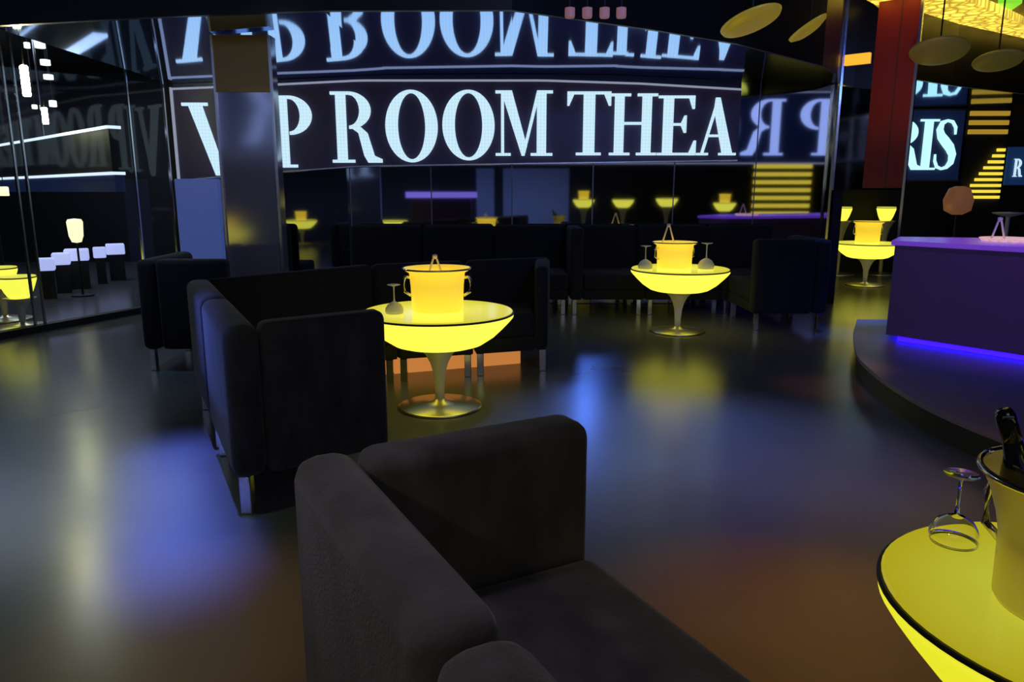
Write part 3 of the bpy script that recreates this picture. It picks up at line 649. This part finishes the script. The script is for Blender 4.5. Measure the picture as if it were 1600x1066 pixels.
# ---------------------------------------------------------------- ceiling fixtures
def strip_mesh(L0, L1, z, th):
    bm = B(); prev = None
    for p, q in zip(L0, L1):
        cur = [bm.verts.new((*p, z)), bm.verts.new((*q, z)), bm.verts.new((*q, z+th)), bm.verts.new((*p, z+th))]
        if prev:
            for i in range(4): bm.faces.new([prev[i], prev[(i+1) % 4], cur[(i+1) % 4], cur[i]])
        else: bm.faces.new(cur)
        prev = cur
    bm.faces.new(prev[::-1]); return bm
A0 = [(3.3, 7.5), (3.57, 7.78), (4.3, 8.38), (5.2, 9.08), (6.52, 9.93), (7.97, 11.0)]
A1 = [(3.9, 7.2), (4.16, 7.44), (4.39, 7.63), (5.04, 8.15), (5.67, 8.69), (7.1, 9.84)]
tag(obj('ceiling_light', strip_mesh(A0, A1, 3.02, .08), 'gold'), 'long gold honeycomb light band curving across the top right ceiling', 'ceiling light')
bm = B(); prism(bm, [(4.99, 8.1), (5.24, 8.1), (5.4, 8.62)], 3.1, 3.145); tag(obj('ceiling_light', bm, 'green'), 'small green triangular light at the top right corner', 'ceiling light')
def dish(X, Y, Z, rx, ry, rot, m, lab):  # added glowing discs in place of blotchy reflections overhead
    t = thing('ceiling_glint', lab, 'lamp', (X, Y, Z))
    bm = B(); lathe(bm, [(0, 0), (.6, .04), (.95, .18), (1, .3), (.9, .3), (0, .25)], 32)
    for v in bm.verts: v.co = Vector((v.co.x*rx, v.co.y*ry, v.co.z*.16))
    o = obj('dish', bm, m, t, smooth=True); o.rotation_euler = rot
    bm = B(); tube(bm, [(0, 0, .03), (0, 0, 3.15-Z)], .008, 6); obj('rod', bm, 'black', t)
dish(1.62, 5.3, 2.29, .19, .3, (-.12, -.2, 0), 'gold_glint', 'dim gold disc added for a ceiling reflection, before the inverted letters')
dish(2.24, 5.9, 2.37, .10, .3, (-.1, -.4, 0), 'gold_glint', 'narrow gold disc added for a ceiling reflection, left of the mirrored pillar top')
dish(3.95, 7.2, 2.44, .25, .25, (-.3, .2, .2), 'olive_glint', 'dull olive disc added for a ceiling reflection, right of the red pillar panel')
dish(4.75, 7.6, 2.42, .19, .25, (-.2, .25, .2), 'olive_glint', 'dull olive disc added for a ceiling reflection, under the gold ceiling band, farther right')
for k, px in enumerate((890, 917, 944, 970)):
    Y = 5.0; X = (px-800)/1150*Y*.94
    t = thing('ceiling_spotlight', 'dim pink round spotlight in the short row at the top centre', 'spotlight', (X, Y, 2.285), 0, 'pink spotlights in a row at the top')
    bm = B(); lathe(bm, [(0, 0), (.028, 0), (.032, .01), (.032, .06), (0, .06)], 16); obj('lens', bm, 'pink', t)
    bm = B(); tube(bm, [(0, 0, .06), (0, 0, .865)], .006, 6); obj('rod', bm, 'black', t)

# ---------------------------------------------------------------- lights
t = thing('ceiling_spotlight', 'blue ceiling spotlight aimed at the mirror wall, seen as glow on the floor', 'spotlight', (1.42, 2.3, 2.9), 0)
t.rotation_euler = (PI/2+.25, 0, 0)
bm = B(); lathe(bm, [(.17, -.03), (.18, -.03), (.18, .18), (0, .2), (0, .19), (.165, .17)], 32, cap0=False, cap1=False); obj('housing', bm, 'black', t)
bm = B(); lathe(bm, [(0, 0), (.16, 0), (.16, .012), (0, .012)], 32); obj('lens', bm, 'blue_lens', t)
tag(obj('reflection_panel', bev(box(B(), -3.42, -2.98, 7.62, 7.7, 0, 1.33), .01, 1), 'blue_reflection'), 'upright glowing panel added for a blue wall reflection, behind the armchair under the letter V', 'reflected light')  # added glow panel in place of a lit wall seen by reflection
def spot(loc, tgt, energy, col, size_deg, blend=.6, r=.08):
    l = bpy.data.lights.new('spot', 'SPOT'); l.energy = energy; l.color = col; l.spot_size = math.radians(size_deg); l.spot_blend = blend; l.shadow_soft_size = r
    o = bpy.data.objects.new('spot_light', l); COL.objects.link(o); o.location = loc
    o.rotation_euler = (Vector(tgt)-Vector(loc)).to_track_quat('-Z', 'Y').to_euler(); return o
def area(loc, tgt, energy, col, sx, sy):
    l = bpy.data.lights.new('area', 'AREA'); l.energy = energy; l.color = col; l.shape = 'RECTANGLE'; l.size = sx; l.size_y = sy
    o = bpy.data.objects.new('area_light', l); COL.objects.link(o); o.location = loc
    o.rotation_euler = (Vector(tgt)-Vector(loc)).to_track_quat('-Z', 'Y').to_euler(); return o
spot((.6, 4.3, 3.1), (.56, 3.75, 0), 260, (.10, .27, 1.), 34, 1.)
spot((.9, 3.6, 3.1), (.95, 3.4, 0), 300, (.28, .38, 1.), 44, 1.)
spot((1.2, 2.1, 3.1), (.80, 1.90, 0), 200, (1., .36, .06), 24, 1.)
spot((1.4, 2.6, 3.1), (1.3, 2.4, 0), 60, (1., .5, .4), 50, 1.)
spot((2.2, 4.6, 3.1), (1.98, 4.45, 0), 60, (1., .36, .2), 16, 1.)
ar = area((-1.34, 2.75, 3.1), (-1.34, 2.75, 0), 6.5, (.13, .2, 1.), .06, 1.5); ar.rotation_euler = (0, 0, .42); ar.data.spread = math.radians(12)
spot((-2.9, 4.6, 3.1), (-2.75, 4.6, 0), 80, (.42, .66, 1.), 50, 1.)
spot((-.9, 1.6, 3.1), (-.85, 1.85, 0), 110, (1., .45, .12), 24, 1.)
spot((-1.8, 1.9, 3.1), (-1.65, 2.0, 0), 60, (.7, 1., .5), 50, 1.)
spot((2.9, 6.6, 3.0), (2.95, 6.2, 0), 260, (.05, .16, 1.), 20, 1.)
spot((3.6, 8.2, 3.0), (3.4, 7.2, 0), 120, (1., .75, .65), 16, 1.)
spot((3.0, 3.2, 3.1), (3.6, 5.0, .5), 110, (.42, .16, 1.), 50, 1.)
spot((2.9, 5.9, 1.6), (3.75, 7.6, 2.4), 14, (1., .6, .5), 50, 1.)
spot((-1.2, 4.4, 2.9), (-2.05, 5.75, .9), 30, (.8, .8, 1.), 50, 1.)
area((-6.2, 9.6, 3.1), (-6.2, 9.6, 0), 60, (.6, .72, 1.), 3, 3)
area((-4, -3.6, .6), (-4, -5.1, 1.2), 30, (.4, .55, 1.), 12, .3)
area((2.4, 9.6, 3.05), (4.6, 9.8, 0), 3, (.8, .5, 1.), 1, 1)
area((.5, -.4, 2.9), (.2, 1.8, .3), 3.5, (1., .8, .72), 1.2, 1.2)
spot((-1.6, -.2, 2.2), (-.3, 1.0, .3), 34, (1., .78, .4), 50, 1.)
spot((-.6, 1.6, 2.9), (-.2, 1.0, .7), 60, (.72, .65, 1.), 30, 1.)
w = bpy.data.worlds.new('world'); S.world = w; w.use_nodes = True
w.node_tree.nodes['Background'].inputs[0].default_value = (.01, .011, .015, 1); w.node_tree.nodes['Background'].inputs[1].default_value = .3

# ---------------------------------------------------------------- camera
cd = bpy.data.cameras.new('camera'); cam = bpy.data.objects.new('camera', cd); COL.objects.link(cam)
cd.sensor_width = 36; cd.lens = 1150/1600*36; cd.clip_start = .02
pitch = math.atan((533-300)/1150)
cam.location = (0, 0, 1.2); cam.rotation_euler = (PI/2-pitch, 0, 0)
S.camera = cam
S.view_settings.view_transform = 'Standard'; S.view_settings.look = 'None'; S.view_settings.gamma = 1; S.view_settings.exposure = 0
S.view_settings.use_curve_mapping = False
S.cycles.use_denoising = True; S.cycles.blur_glossy = .6
S.cycles.max_bounces = 10; S.cycles.glossy_bounces = 6; S.cycles.transparent_max_bounces = 12
S.cycles.sample_clamp_indirect = 25
